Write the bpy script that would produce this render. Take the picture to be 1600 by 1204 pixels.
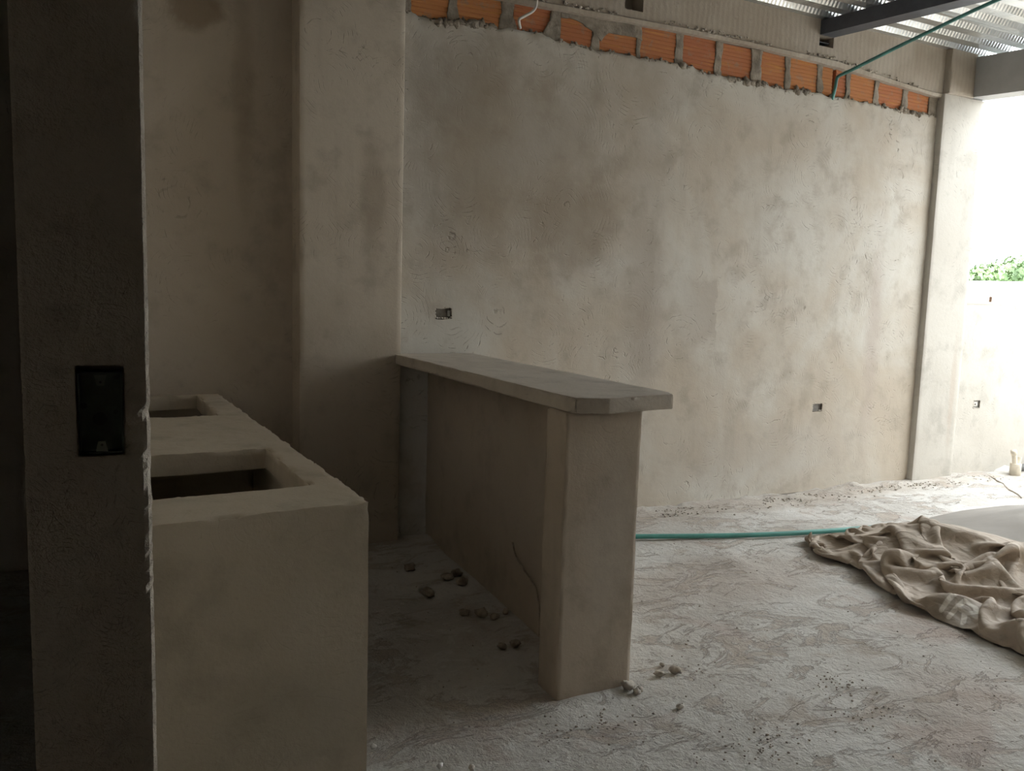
import bpy, bmesh, math, random
import numpy as np
from mathutils import Vector, Matrix, noise

# ------------------------------------------------------------------ camera, sky, exposure
for o in list(bpy.data.objects):
    bpy.data.objects.remove(o, do_unlink=True)
scene = bpy.context.scene
COL = scene.collection
F_PX, CAM_H = 1270.0, 1.5
PITCH, YAW, ROLL = math.radians(6.4), math.radians(26.6), math.radians(1.7)
fw = Vector((math.sin(YAW)*math.cos(PITCH), math.cos(YAW)*math.cos(PITCH), -math.sin(PITCH)))
r0 = Vector((math.cos(YAW), -math.sin(YAW), 0)); u0 = r0.cross(fw)
rt = r0*math.cos(ROLL) + u0*math.sin(ROLL); up = u0*math.cos(ROLL) - r0*math.sin(ROLL)
cam_d = bpy.data.cameras.new('camera'); cam = bpy.data.objects.new('camera', cam_d); COL.objects.link(cam)
cam_d.sensor_fit = 'HORIZONTAL'; cam_d.sensor_width = 36.0; cam_d.lens = 36.0*F_PX/1600.0
cam_d.clip_start = 0.02; cam_d.clip_end = 500
M = Matrix((rt, up, -fw)).transposed().to_4x4(); M.translation = (0, 0, CAM_H)
cam.matrix_world = M
scene.camera = cam

world = bpy.data.worlds.new('overcast_sky'); scene.world = world; world.use_nodes = True
wb = world.node_tree.nodes['Background']
wb.inputs['Color'].default_value = (0.93, 0.975, 1.0, 1); wb.inputs['Strength'].default_value = 4.0

vs = scene.view_settings
vs.view_transform = 'Standard'; vs.look = 'None'; vs.gamma = 1.0; vs.use_curve_mapping = False
vs.exposure = 1.12

# ------------------------------------------------------------------ helpers
rnd = random.Random(7)
def pix(x, y): return fw + rt*((x-800)/F_PX) - up*((y-602)/F_PX)      # direction of a photo pixel
def on_floor(x, y, z=0.0):
    d = pix(x, y); t = (z-CAM_H)/d.z; return Vector((d.x*t, d.y*t, z))
def on_wall(x, y, Y):
    d = pix(x, y); t = Y/d.y; return Vector((d.x*t, Y, CAM_H+d.z*t))

def link(name, me, m=None, parent=None, smooth=False):
    o = bpy.data.objects.new(name, me); COL.objects.link(o)
    if m is not None and not me.materials: me.materials.append(m)
    if smooth:
        me.polygons.foreach_set('use_smooth', [True]*len(me.polygons))
    if parent: 
        o.parent = parent
        o.matrix_parent_inverse = parent.matrix_basis.inverted()
    return o
def from_bm(name, bm, m=None, parent=None, smooth=False):
    me = bpy.data.meshes.new(name); bmesh.ops.recalc_face_normals(bm, faces=bm.faces); bm.to_mesh(me); bm.free()
    return link(name, me, m, parent, smooth)
def empty(name, loc):
    o = bpy.data.objects.new(name, None); COL.objects.link(o); o.location = loc; o.empty_display_size = .1
    bpy.context.view_layer.update(); return o
def tag(o, label=None, cat=None, group=None, kind=None):
    if label: o['label'] = label
    if cat: o['category'] = cat
    if group: o['group'] = group
    if kind: o['kind'] = kind
    return o
def struct(o, label=None): return tag(o, label, kind='structure')

def bm_box(bm, a, b):
    vs_ = [bm.verts.new((x, y, z)) for z in (a[2], b[2]) for y in (a[1], b[1]) for x in (a[0], b[0])]
    for f in ((0,2,3,1),(4,5,7,6),(0,1,5,4),(2,6,7,3),(0,4,6,2),(1,3,7,5)):
        bm.faces.new([vs_[i] for i in f])
def bm_prism(bm, poly, z0, z1):
    lo = [bm.verts.new((x, y, z0)) for x, y in poly]; hi = [bm.verts.new((x, y, z1)) for x, y in poly]
    n = len(poly); bm.faces.new(lo[::-1]); bm.faces.new(hi)
    for i in range(n): bm.faces.new((lo[i], lo[(i+1)%n], hi[(i+1)%n], hi[i]))
def bm_hex(bm, lo, hi):
    """closed block from two quads of 3-D points"""
    a = [bm.verts.new(p) for p in lo]; b = [bm.verts.new(p) for p in hi]; n = len(a)
    bm.faces.new(a[::-1]); bm.faces.new(b)
    for i in range(n): bm.faces.new((a[i], a[(i+1)%n], b[(i+1)%n], b[i]))
def box(name, a, b, m, parent=None, bevel=0.0):
    bm = bmesh.new(); bm_box(bm, a, b)
    if bevel: bmesh.ops.bevel(bm, geom=bm.edges[:], offset=bevel, segments=2, affect='EDGES')
    return from_bm(name, bm, m, parent)
def bm_tube(bm, pts, rad, seg=10, cap=True):
    pts = [Vector(p) for p in pts]; rings = []
    prev = None
    for i, p in enumerate(pts):
        t = (pts[min(i+1, len(pts)-1)] - pts[max(i-1, 0)]).normalized()
        if prev is None:
            prev = t.orthogonal().normalized()
        n = (prev - t*prev.dot(t)).normalized(); prev = n; b = t.cross(n)
        r = rad[i] if isinstance(rad, (list, tuple)) else rad
        rings.append([bm.verts.new(p + n*math.cos(2*math.pi*k/seg)*r + b*math.sin(2*math.pi*k/seg)*r) for k in range(seg)])
    for A, B in zip(rings, rings[1:]):
        for k in range(seg): bm.faces.new((A[k], A[(k+1)%seg], B[(k+1)%seg], B[k]))
    if cap: bm.faces.new(rings[0][::-1]); bm.faces.new(rings[-1])
def smooth_path(pts, n=8):
    pts = [Vector(p) for p in pts]; out = []
    for i in range(len(pts)-1):
        p0, p1, p2, p3 = pts[max(i-1,0)], pts[i], pts[i+1], pts[min(i+2, len(pts)-1)]
        for k in range(n):
            t = k/n
            out.append(.5*((2*p1)+(p2-p0)*t+(2*p0-5*p1+4*p2-p3)*t*t+(3*p1-p0-3*p2+p3)*t**3))
    out.append(pts[-1]); return out
def tube(name, pts, rad, m, parent=None, seg=10):
    bm = bmesh.new(); bm_tube(bm, pts, rad, seg); return from_bm(name, bm, m, parent, True)
def fbm(p, o=4): return noise.fractal(p, 1.0, 2.0, o)

def weather(bm, amp, chip, freq, seed, sharp=.6, zmin=-9.0):
    """hand-rendered masonry: uneven faces, nibbled arrises; edges stay crisp"""
    bmesh.ops.recalc_face_normals(bm, faces=bm.faces); bm.normal_update()
    off = Vector((seed, seed*1.7, -seed)); mv = []
    for v in bm.verts:
        p = v.co + off; q = p*freq
        d = Vector((fbm(q, 3), fbm(q+Vector((31, 0, 0)), 3), fbm(q+Vector((0, 47, 0)), 3)))*amp
        d += Vector((noise.noise(p*33), noise.noise(p*33+Vector((9,0,0))), noise.noise(p*33+Vector((0,9,0)))))*amp*.35
        if v.co.z > zmin and any(len(e.link_faces) == 2 and e.calc_face_angle(0) > .3 for e in v.link_edges):
            c = max(0, noise.noise(p*9)+.2)*(.35+max(0, noise.noise(p*38)+.3)*1.3) + .25*max(0, noise.noise(p*60))
            d -= v.normal*chip*c
        mv.append(d)
    for v, d in zip(bm.verts, mv): v.co += d
    for e in bm.edges:
        if len(e.link_faces) == 2 and e.calc_face_angle(0) > sharp: e.smooth = False
    for f in bm.faces: f.smooth = True
def rough(bm, res, amp=.002, chip=.012, freq=3.0, seed=0.0, bevel=.005):
    bmesh.ops.recalc_face_normals(bm, faces=bm.faces)
    if bevel: bmesh.ops.bevel(bm, geom=bm.edges[:], offset=bevel, segments=2, affect='EDGES', profile=.6)
    lo = [min(v.co[k] for v in bm.verts) for k in range(3)]; hi = [max(v.co[k] for v in bm.verts) for k in range(3)]
    for k in range(3):
        n = max(1, int((hi[k]-lo[k])/res)); ax = Vector((0, 0, 0)); ax[k] = 1
        for q in range(1, n):
            co = Vector((0, 0, 0)); co[k] = lo[k] + (hi[k]-lo[k])*q/n
            bmesh.ops.bisect_plane(bm, geom=bm.verts[:]+bm.edges[:]+bm.faces[:], dist=1e-5, plane_co=co, plane_no=ax)
    weather(bm, amp, chip, freq, seed)
    me = bpy.data.meshes.new('rough'); bm.to_mesh(me); bm.free(); return me

def grid_face(name, axis, plane, u0, u1, v0, v1, res, m, parent=None, rel=.003, holes=(), top=None, seed=0.0, back=.02):
    """a hand-plastered face on a wall: uneven grid with real holes; top(u) gives a ragged upper limit"""
    nu = max(2, int((u1-u0)/res)); nv = max(2, int((v1-v0)/res))
    def brk(a, b, n, extra):
        xs = list(np.linspace(a, b, n+1))
        for e in extra:
            k = min(range(len(xs)), key=lambda i: abs(xs[i]-e)); xs[k] = e
        return xs
    us = brk(u0, u1, nu, [h[0] for h in holes]+[h[1] for h in holes]); vs2 = brk(v0, v1, nv, [h[2] for h in holes]+[h[3] for h in holes])
    verts, faces = [], []
    W = len(us)
    for j, v in enumerate(vs2):
        for i, u in enumerate(us):
            vv = v
            if top is not None:
                vv = v0 + (v-v0)*(top(u)-v0)/(v1-v0)
            p = Vector((u*2.1+seed, seed, vv*2.1))
            d = rel*(fbm(p, 3) + .3*noise.noise(p*6))
            if top is not None and j >= len(vs2)-2: d += rel*2.5*noise.noise(p*9)
            verts.append((u, plane-d, vv) if axis == 'y' else (plane-d, u, vv))
    for j in range(len(vs2)-1):
        for i in range(W-1):
            cu, cv = (us[i]+us[i+1])/2, (vs2[j]+vs2[j+1])/2
            if any(h[0] < cu < h[1] and h[2] < cv < h[3] for h in holes): continue
            faces.append((j*W+i, j*W+i+1, (j+1)*W+i+1, (j+1)*W+i))
    if top is not None:                      # thickness of the coat at its broken upper edge
        n0 = len(verts); j = len(vs2)-1
        for i in range(W):
            x, y, z = verts[j*W+i]; verts.append((x, plane+back, z-.004))
        for i in range(W-1): faces.append((j*W+i, j*W+i+1, n0+i+1, n0+i))
    me = bpy.data.meshes.new(name); me.from_pydata(verts, [], faces); me.update()
    return link(name, me, m, parent, True)

# ------------------------------------------------------------------ materials
class NT:
    def __init__(s, name):
        s.m = bpy.data.materials.new(name); s.m.use_nodes = True; s.t = s.m.node_tree; s.n = s.t.nodes
        s.b = s.n['Principled BSDF']
        s.pos = s.n.new('ShaderNodeNewGeometry').outputs['Position']
    def link(s, a, b): s.t.links.new(a, b)
    def put(s, sock, v):
        if isinstance(v, bpy.types.NodeSocket): s.link(v, sock)
        else: sock.default_value = v
    def math(s, op, a, b=0.0, c=None, clamp=False):
        n = s.n.new('ShaderNodeMath'); n.operation = op; n.use_clamp = clamp
        s.put(n.inputs[0], a); s.put(n.inputs[1], b)
        if c is not None: s.put(n.inputs[2], c)
        return n.outputs[0]
    def noise(s, scale, detail=4, rough=.55, vec=None, dist=0.0):
        n = s.n.new('ShaderNodeTexNoise'); s.link(vec or s.pos, n.inputs['Vector'])
        n.inputs['Scale'].default_value = scale; n.inputs['Detail'].default_value = detail
        n.inputs['Roughness'].default_value = rough; n.inputs['Distortion'].default_value = dist
        return n.outputs['Fac']
    def scaled(s, sc, off=(0,0,0)):
        n = s.n.new('ShaderNodeMapping'); s.link(s.pos, n.inputs['Vector']); n.inputs['Scale'].default_value = sc
        n.inputs['Location'].default_value = off
        return n.outputs[0]
    def ramp(s, f, lo, hi):
        n = s.n.new('ShaderNodeMapRange'); n.interpolation_type = 'SMOOTHSTEP'; s.put(n.inputs['Value'], f)
        n.inputs['From Min'].default_value = lo; n.inputs['From Max'].default_value = hi
        return n.outputs['Result']
    def mix(s, f, a, b):
        n = s.n.new('ShaderNodeMix'); n.data_type = 'RGBA'; s.put(n.inputs['Factor'], f)
        for sock, v in ((n.inputs['A'], a), (n.inputs['B'], b)):
            if isinstance(v, bpy.types.NodeSocket): s.link(v, sock)
            else: sock.default_value = (*v, 1)
        return n.outputs['Result']
    def xyz(s):
        n = s.n.new('ShaderNodeSeparateXYZ'); s.link(s.pos, n.inputs[0]); return n.outputs
    def bump(s, h, strength, dist=.01):
        n = s.n.new('ShaderNodeBump'); s.link(h, n.inputs['Height']); n.inputs['Strength'].default_value = strength
        n.inputs['Distance'].default_value = dist; s.link(n.outputs[0], s.b.inputs['Normal'])
    def col(s, c): s.put(s.b.inputs['Base Color'], c if isinstance(c, bpy.types.NodeSocket) else (*c, 1))
    def rough(s, r): s.put(s.b.inputs['Roughness'], r)

def plaster(name, a, b, stains=(), swirl=.6, seed=0.0, fine=.5, horiz='X', arc_dark=.5, sc=1.0, coats=()):
    t = NT(name); o = (seed, seed*.7, -seed*1.3)
    v = t.scaled((sc,sc,sc), o)
    big = t.noise(.9, 5, .6, v, .6); med = t.noise(5, 5, .6, v); fin = t.noise(90, 3, .6, v)
    c = t.mix(t.ramp(big, .35, .68), a, b)
    dark = tuple(x*.72 for x in a)
    c = t.mix(t.math('MULTIPLY', t.ramp(med, .48, .72), .55), c, dark)
    streak = t.noise(3.2, 4, .6, t.scaled((1.6, 1.6, .22), o))
    c = t.mix(t.math('MULTIPLY', t.ramp(streak, .55, .75), .3), c, dark)
    X, Y, Z = t.xyz(); H = X if horiz == 'X' else Y
    wob = t.math('MULTIPLY', t.math('SUBTRACT', t.noise(4.5, 5, .65, v), .5), 1.5)
    for (cu, cz, su, sz, k, colr, soft) in stains:
        du = t.math('DIVIDE', t.math('SUBTRACT', H, cu), su); dz = t.math('DIVIDE', t.math('SUBTRACT', Z, cz), sz)
        r = t.math('SQRT', t.math('ADD', t.math('MULTIPLY', du, du), t.math('MULTIPLY', dz, dz)))
        r = t.math('ADD', r, wob)
        f = t.math('MULTIPLY', t.ramp(r, 1+soft, 1-soft), k)
        c = t.mix(f, c, colr)
    for (xe, za, zb_, fade, k, colr) in coats:        # edge of a second coat: crisp on one side, feathered on the other
        ed = t.math('SUBTRACT', t.math('ADD', H, t.math('MULTIPLY', wob, .12)), xe)
        f = t.math('MULTIPLY', t.ramp(ed, .006, -.006), t.ramp(ed, -fade, -.05))
        zz = t.math('ADD', Z, t.math('MULTIPLY', wob, .25))
        f = t.math('MULTIPLY', f, t.math('MULTIPLY', t.ramp(zz, za-.06, za+.06), t.ramp(zz, zb_+.04, zb_-.04)))
        c = t.mix(t.math('MULTIPLY', f, k), c, colr)
    # trowel arcs: rings about scattered wrist centres
    def arcs(scale, freq, off):
        vor = t.n.new('ShaderNodeTexVoronoi'); vor.inputs['Scale'].default_value = scale
        t.link(t.scaled((sc,sc,sc), off), vor.inputs['Vector'])
        ph = t.math('ADD', t.math('MULTIPLY', vor.outputs['Distance'], freq), t.math('MULTIPLY', t.noise(6, 3, .6, v), 12))
        w = t.math('SINE', ph)
        w = t.ramp(w, .75, 1.0)
        msk = t.ramp(t.noise(2.4, 3, .6, t.scaled((1,1,1), (off[1]+3, off[0], off[2]))), .5, .62)
        brk = t.ramp(t.noise(18, 3, .6, v), .47, .66)
        return t.math('MULTIPLY', t.math('MULTIPLY', w, msk), brk)
    ar = t.math('ADD', arcs(2.3, 120, (seed, 1.3, 2.1)), arcs(3.1, 95, (seed+5, 4.3, .1)))
    c = t.mix(t.math('MULTIPLY', ar, arc_dark, clamp=True), c, tuple(x*.5 for x in a))
    c = t.mix(t.math('MULTIPLY', t.ramp(fin, .6, .8), .25), c, tuple(x*.6 for x in a))
    t.col(c); t.rough(.92)
    t.b.inputs['Specular IOR Level'].default_value = .2
    h = t.math('ADD', t.math('MULTIPLY', fin, .30*fine), t.math('MULTIPLY', t.noise(28, 4, .6, v), .8*fine))
    h = t.math('SUBTRACT', h, t.math('MULTIPLY', ar, swirl*.55))
    t.bump(h, .55, .006)
    return t.m

BE, BE2 = (.49, .435, .36), (.585, .57, .525)
DK = (.27, .225, .175)
M_wall = plaster('plaster_back_wall', BE, BE2, [
    (2.3, 2.35, .75, .6, .55, (.32,.265,.205), .5),
    (2.75, 1.95, .35, .3, .45, (.30,.25,.20), .5),
    (1.85, 2.75, .45, .3, .35, (.30,.25,.20), .5),
    (3.3, 2.1, .16, 1.2, .35, (.36,.32,.27), .6),
    (3.38, 1.3, .12, .45, .4, (.36,.32,.28), .6),
    (5.62, 1.25, .07, .75, .5, (.42,.36,.32), .7),
    (4.6, .35, .9, .2, .3, (.43,.40,.36), .7),
    (3.3, 2.9, .3, .2, .4, (.36,.31,.25), .6)], seed=0.0, swirl=2.0, coats=[(3.96, 1.16, 1.66, .5, .55, (.39,.345,.295)), (3.40, 1.0, 2.0, .35, .35, (.39,.345,.295))])
M_left = plaster('plaster_recess', (.49,.43,.35), (.57,.51,.43), [
    (.45, 2.95, .14, .11, .7, (.27,.205,.14), .35),
    (.70, 2.6, .05, .6, .4, (.3,.24,.17), .6)], swirl=.4, seed=3.0, fine=.35)
M_pil = plaster('plaster_pilaster', (.49,.43,.35), (.57,.51,.43), [
    (1.38, 2.0, .07, .3, .45, (.27,.215,.165), .5)], swirl=1.1, seed=6.0)
M_pil2 = plaster('plaster_bright_pilaster', (.49,.465,.42), (.55,.53,.485), [(6.6,.75,.03,.4,.5,(.45,.38,.32),.6)], swirl=.4, seed=9.0)
M_pier = plaster('plaster_partition', (.47,.405,.325), (.54,.48,.40), swirl=.7, seed=12.0, fine=1.3, sc=4.0, arc_dark=.3, horiz='X')
M_kit = plaster('plaster_kitchen', (.46,.405,.315), (.53,.475,.385), [(.4,.28,.25,.16,.4,(.30,.27,.21),.5)], swirl=.12, seed=15.0, fine=.6, arc_dark=.12)
M_bar = plaster('plaster_bar', (.47,.40,.32), (.53,.465,.385), [(1.68,.6,.1,.3,.35,(.52,.485,.44),.5)], swirl=.12, seed=18.0, fine=.55, arc_dark=.12)
M_slab = plaster('cement_bar_top', (.50,.45,.385), (.58,.53,.46), swirl=.1, seed=21.0, fine=1.0)
M_int = plaster('plaster_plain', (.47,.405,.325), (.53,.465,.385), swirl=.3, seed=24.0)

def concrete_board():
    t = NT('board_marked_concrete'); X, Y, Z = t.xyz()
    b = t.math('SINE', t.math('ADD', t.math('MULTIPLY', X, 140), t.math('MULTIPLY', t.noise(3, 3), 12)))
    c = t.mix(t.ramp(t.noise(2.2, 5, .6), .35, .7), (.40,.345,.28), (.50,.455,.39))
    c = t.mix(t.math('MULTIPLY', t.ramp(b, -.2, 1), .16), c, (.27,.245,.21))
    c = t.mix(t.math('MULTIPLY', t.ramp(t.noise(16, 4, .7), .6, .75), .5), c, (.25,.22,.185))
    t.col(c); t.rough(.9)
    t.bump(t.math('ADD', t.math('MULTIPLY', b, .15), t.noise(45, 4, .65)), .5, .006)
    return t.m
M_beam = concrete_board()
def simple(name, c, rough=.8, metal=0.0, nscale=8, var=.2, bump=.2, bscale=60, bdist=.003):
    t = NT(name); f = t.noise(nscale, 5, .6)
    t.col(t.mix(t.ramp(f, .35, .7), tuple(x*(1-var) for x in c), tuple(min(1, x*(1+var)) for x in c)))
    t.rough(rough); t.b.inputs['Metallic'].default_value = metal
    if bump: t.bump(t.noise(bscale, 4, .6), bump, bdist)
    return t.m
M_edge = simple('smooth_grey_beam', (.46,.46,.455), .7, 0, 3, .08, .1)
M_steel = simple('primed_steel', (.105,.115,.14), .45, .2, 6, .15, .1)
M_mortar = simple('rough_mortar', (.28,.245,.20), .95, 0, 22, .3, .9, 70, .01)
M_mortar2 = simple('joint_mortar', (.285,.25,.205), .95, 0, 14, .25, .9, 60, .008)
M_hole = simple('dark_pocket', (.05,.047,.042), .9, 0, 9, .3, .3)
M_greenpipe = simple('sea_green_polypipe', (.09,.33,.29), .42, 0, 5, .12, .05)
M_conduit = simple('dusty_green_conduit', (.08,.26,.24), .5, 0, 7, .2, .05)
M_white = simple('white_cable_sheath', (.62,.59,.54), .5, 0, 9, .1, 0)
M_pvc = simple('cream_pvc', (.68,.62,.52), .5, 0, 12, .12, .1)
M_black = simple('dull_dark_rubber', (.06,.058,.055), .6, 0, 9, .2, .1)
M_box = simple('dark_green_plastic', (.10,.12,.095), .6, 0, 20, .3, .2)
M_boxlt = simple('pale_plastic_tab', (.20,.225,.18), .6, 0, 20, .2, .1)
M_outlet = simple('grey_box_interior', (.15,.135,.115), .8, 0, 20, .3, .3)
M_grey2 = simple('grey_box_shell', (.22,.21,.195), .8, 0, 20, .2, .2)
M_grbox = simple('grey_plastic_outlet', (.34,.33,.31), .6, 0, 20, .2, .1)
M_crumb = simple('mortar_crumb', (.50,.455,.395), .95, 0, 25, .3, .7, 90, .004)
M_dkcrumb = simple('earthy_clod', (.37,.32,.26), .95, 0, 25, .3, .8, 90, .004)
M_chalk = simple('white_plaster_bit', (.72,.70,.67), .9, 0, 25, .1, .6, 90, .003)
M_sand = simple('fine_grey_sand', (.27,.25,.225), .95, 0, 4, .06, .35, 260, .0015)
M_bwhite = simple('whitewashed_facade', (.80,.80,.79), .9, 0, 1, .05, 0)
M_leaf = simple('leaf_green', (.13,.22,.085), .7, 0, 1.3, .45, 0)
M_leaf2 = simple('leaf_light_green', (.19,.29,.125), .7, 0, 1.3, .45, 0)
M_bark = simple('bark', (.16,.12,.09), .9, 0, 5, .2, .3)
M_ground = simple('outside_earth', (.30,.26,.20), .95, 0, .3, .2, 0)
M_rust = simple('rusty_rebar', (.13,.075,.045), .8, .3, 20, .3, .2)

def brick_mat():
    t = NT('fired_clay_brick'); oi = t.n.new('ShaderNodeObjectInfo')
    r = oi.outputs['Random']
    c = t.mix(r, (.42,.15,.07), (.50,.215,.08))
    st = t.noise(7, 5, .65, t.scaled((.6, 1, 9)))
    c = t.mix(t.math('MULTIPLY', t.ramp(st, .5, .72), .7), c, (.56,.27,.075))
    c = t.mix(t.math('MULTIPLY', t.ramp(t.noise(16, 5, .7), .54, .7), .7), c, (.34,.235,.165))
    t.col(c); t.rough(.88); t.bump(t.noise(60, 4, .6), .4, .004)
    return t.m
M_brick = brick_mat()

def floor_mat():
    t = NT('raw_concrete_floor')
    big = t.noise(.8, 6, .65, None, .8); med = t.noise(3.2, 7, .68, None, .5); fin = t.noise(38, 5, .65)
    c = t.mix(t.ramp(big, .38, .62), (.49,.47,.435), (.60,.59,.56))
    fl = t.noise(2.6, 9, .74, t.scaled((1.0, 1.9, 1)), .9)
    c = t.mix(t.math('MULTIPLY', t.ramp(fl, .52, .595), .6), c, (.40,.335,.275))
    c = t.mix(t.math('MULTIPLY', t.ramp(med, .56, .66), .55), c, (.37,.31,.25))
    hl = t.noise(5, 8, .72, t.scaled((1.4, 2.2, 1), (4,9,0)), .8)
    c = t.mix(t.math('MULTIPLY', t.ramp(hl, .55, .6), .5), c, (.64,.635,.61))
    pink = t.noise(1.7, 6, .62, t.scaled((1,1,1), (7,2,0)), .6)
    c = t.mix(t.math('MULTIPLY', t.ramp(pink, .55, .68), .55), c, (.43,.345,.30))
    c = t.mix(t.math('MULTIPLY', t.ramp(fin, .58, .74), .4), c, (.30,.265,.225))
    X, Y, Z = t.xyz()
    # sandy rubble strip along the wall, trodden dirt patches
    wob = t.math('MULTIPLY', t.math('SUBTRACT', t.noise(2.5, 5, .65), .5), 1.4)
    def patch(c, cx, cy, sx, sy, k, colr, soft):
        dx = t.math('DIVIDE', t.math('SUBTRACT', X, cx), sx); dy = t.math('DIVIDE', t.math('SUBTRACT', Y, cy), sy)
        r = t.math('ADD', t.math('SQRT', t.math('ADD', t.math('MULTIPLY', dx, dx), t.math('MULTIPLY', dy, dy))), wob)
        return t.mix(t.math('MULTIPLY', t.ramp(r, 1+soft, 1-soft), k), c, colr)
    c = patch(c, 4.6, 4.5, 2.4, .17, .55, (.42,.365,.305), .5)
    c = patch(c, 3.0, 3.3, .8, .3, .45, (.40,.335,.28), .5)
    c = patch(c, 2.9, 1.9, .35, .2, .5, (.36,.30,.25), .5)
    t.col(c); t.rough(.93); t.b.inputs['Specular IOR Level'].default_value = .25
    h = t.math('ADD', t.math('MULTIPLY', fin, .7), t.math('ADD', t.math('MULTIPLY', t.noise(120, 3, .6), .3), t.math('SUBTRACT', t.math('MULTIPLY', t.noise(11, 5, .65, None, .4), 1.3), t.math('MULTIPLY', t.ramp(fl, .53, .57), .5))))
    t.bump(h, .75, .012)
    return t.m
M_floor = floor_mat()

def roof_mat():
    t = NT('galvanised_sheet'); X, Y, Z = t.xyz()
    f = t.noise(5, 4, .6)
    t.col(t.mix(t.ramp(f, .35, .7), (.62,.65,.66), (.80,.82,.82)))
    t.rough(.34); t.b.inputs['Metallic'].default_value = .9
    w = t.math('SINE', t.math('MULTIPLY', X, 2*math.pi/.035))
    t.bump(t.math('ADD', t.math('MULTIPLY', w, .5), t.math('MULTIPLY', f, .4)), .25, .01)
    return t.m
M_roof = roof_mat()

# ------------------------------------------------------------------ the setting
YW, YL, YP = 4.65, 4.78, 4.585          # main wall, recess wall, pilaster faces
ZR = lambda y: 3.585 - .075*(4.6-y)     # underside of the roof sheets: falls away from the wall

# floor: uneven screed
def build_floor():
    def h(x, y):
        p = Vector((x, y, 0))
        z = .006*fbm(p*1.6, 4) + .004*noise.noise(p*7) + .003*noise.noise(p*19)
        if x > 1.6:
            z += .034*max(0, 1-(YW-y)/.30)*max(0, .45+noise.noise(p*5)+.5*noise.noise(p*14))
        lump = max(0, noise.noise(p*2.3+Vector((9,3,0)))-.35)
        z += lump*.05*max(0, noise.noise(p*24)+.35)
        return z
    def axis(a, b, fa, fb, fine, coarse):
        xs = []; x = a
        while x < b:
            xs.append(x); x += fine if fa <= x < fb else coarse
        xs.append(b); return xs
    xs = axis(-1.6, 10.6, .5, 5.6, .03, .12); ys = axis(-2.0, 4.9, 1.2, 4.66, .03, .12)
    verts = [(x, y, h(x, y)-.004) for y in ys for x in xs]; W = len(xs)
    faces = [(j*W+i, j*W+i+1, (j+1)*W+i+1, (j+1)*W+i) for j in range(len(ys)-1) for i in range(W-1)]
    n = len(verts)
    verts += [(-1.6,-2,-.15),(10.6,-2,-.15),(10.6,4.9,-.15),(-1.6,4.9,-.15)]
    faces += [(n+3, n+2, n+1, n)]
    rim = [list(range(W)), [j*W+W-1 for j in range(len(ys))], [(len(ys)-1)*W+i for i in range(W-1,-1,-1)], [j*W for j in range(len(ys)-1,-1,-1)]]
    for k, r in enumerate(rim): faces.append(tuple([n+k] + [n+(k+1)%4] + r[::-1]))
    me = bpy.data.meshes.new('floor'); me.from_pydata(verts, [], faces); me.update()
    o = link('floor', me, M_floor, None, True)
    return struct(o, 'rough dusty grey concrete floor with brown dirt patches')
floor = build_floor()

# back wall: core, recessed left bay, plaster coat, brick course
wall_back = box('wall_back', (1.3, 4.82, 0), (6.45, 4.98, 3.60), M_mortar2)
struct(wall_back, 'long plastered masonry wall with an exposed brick course at the top')
box('wall_core', (1.40, 4.685, 0), (6.30, 4.83, 3.055), M_mortar2, wall_back)
box('wall_core', (1.40, 4.75, 3.05), (6.30, 4.83, 3.30), M_mortar2, wall_back)
wall_kitchen = box('wall_kitchen', (-1.6, 4.82, 0), (1.3, 4.98, 3.60), M_mortar2); struct(wall_kitchen, 'stained plastered recess wall behind the kitchen counter')
grid_face('plaster_coat', 'y', YL, -1.55, 1.05, 0, 3.6, .03, M_left, wall_kitchen, .004, seed=4.0)

outlets = [(1.791, 1.903, 1.342, 1.408), (5.0, 5.108, .650, .712)]
def ragged(x):
    p = Vector((x*3.1, 2.2, 0))
    base = np.interp(x, [1.5,1.62,1.85,2.0,2.35,2.7,3.2,3.6,3.8,4.3,5.0,5.5,6.2], [3.10,3.085,3.08,3.09,3.115,3.085,3.075,3.09,3.06,3.055,3.06,3.065,3.055])
    return float(base) + .016*noise.noise(p*2.2) + .013*noise.noise(p*7) + .006*noise.noise(p*21)
grid_face('plaster_coat', 'y', YW, 1.50, 6.25, 0, 3.09, .022, M_wall, wall_back, .0045, outlets, ragged, seed=0.0, back=.035)

# rough torn mortar clods along the broken edge of the coat (too many and too small to count)
bm = bmesh.new()
def clod(bm, c, r, seed, flat=1.0, sub=2):
    res = bmesh.ops.create_icosphere(bm, subdivisions=sub, radius=1.0)
    for v in res['verts']:
        d = v.co.copy(); k = 1 + .55*noise.noise(d*1.6+Vector((seed, seed*.3, 0))) + .25*noise.noise(d*4+Vector((0, seed, 0)))
        v.co = Vector(c) + Vector((d.x*r[0], d.y*r[1], d.z*r[2]*flat))*k
x = 1.58
while x < 6.13:
    z = ragged(x)
    s = rnd.uniform(.008, .019)*(1.6 if noise.noise(Vector((x*2.3, 5, 0))) > .1 else .8)
    clod(bm, (x, YW+.012+rnd.uniform(-.01, .008), z+rnd.uniform(-.014, .008)), (s*rnd.uniform(.8, 1.5), s*.8, s*rnd.uniform(.6, 1.6)), rnd.uniform(0, 50), sub=1)
    x += rnd.uniform(.007, .019)
o = from_bm('mortar_edge', bm, M_mortar, wall_back, True); o['kind'] = 'stuff'

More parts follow.
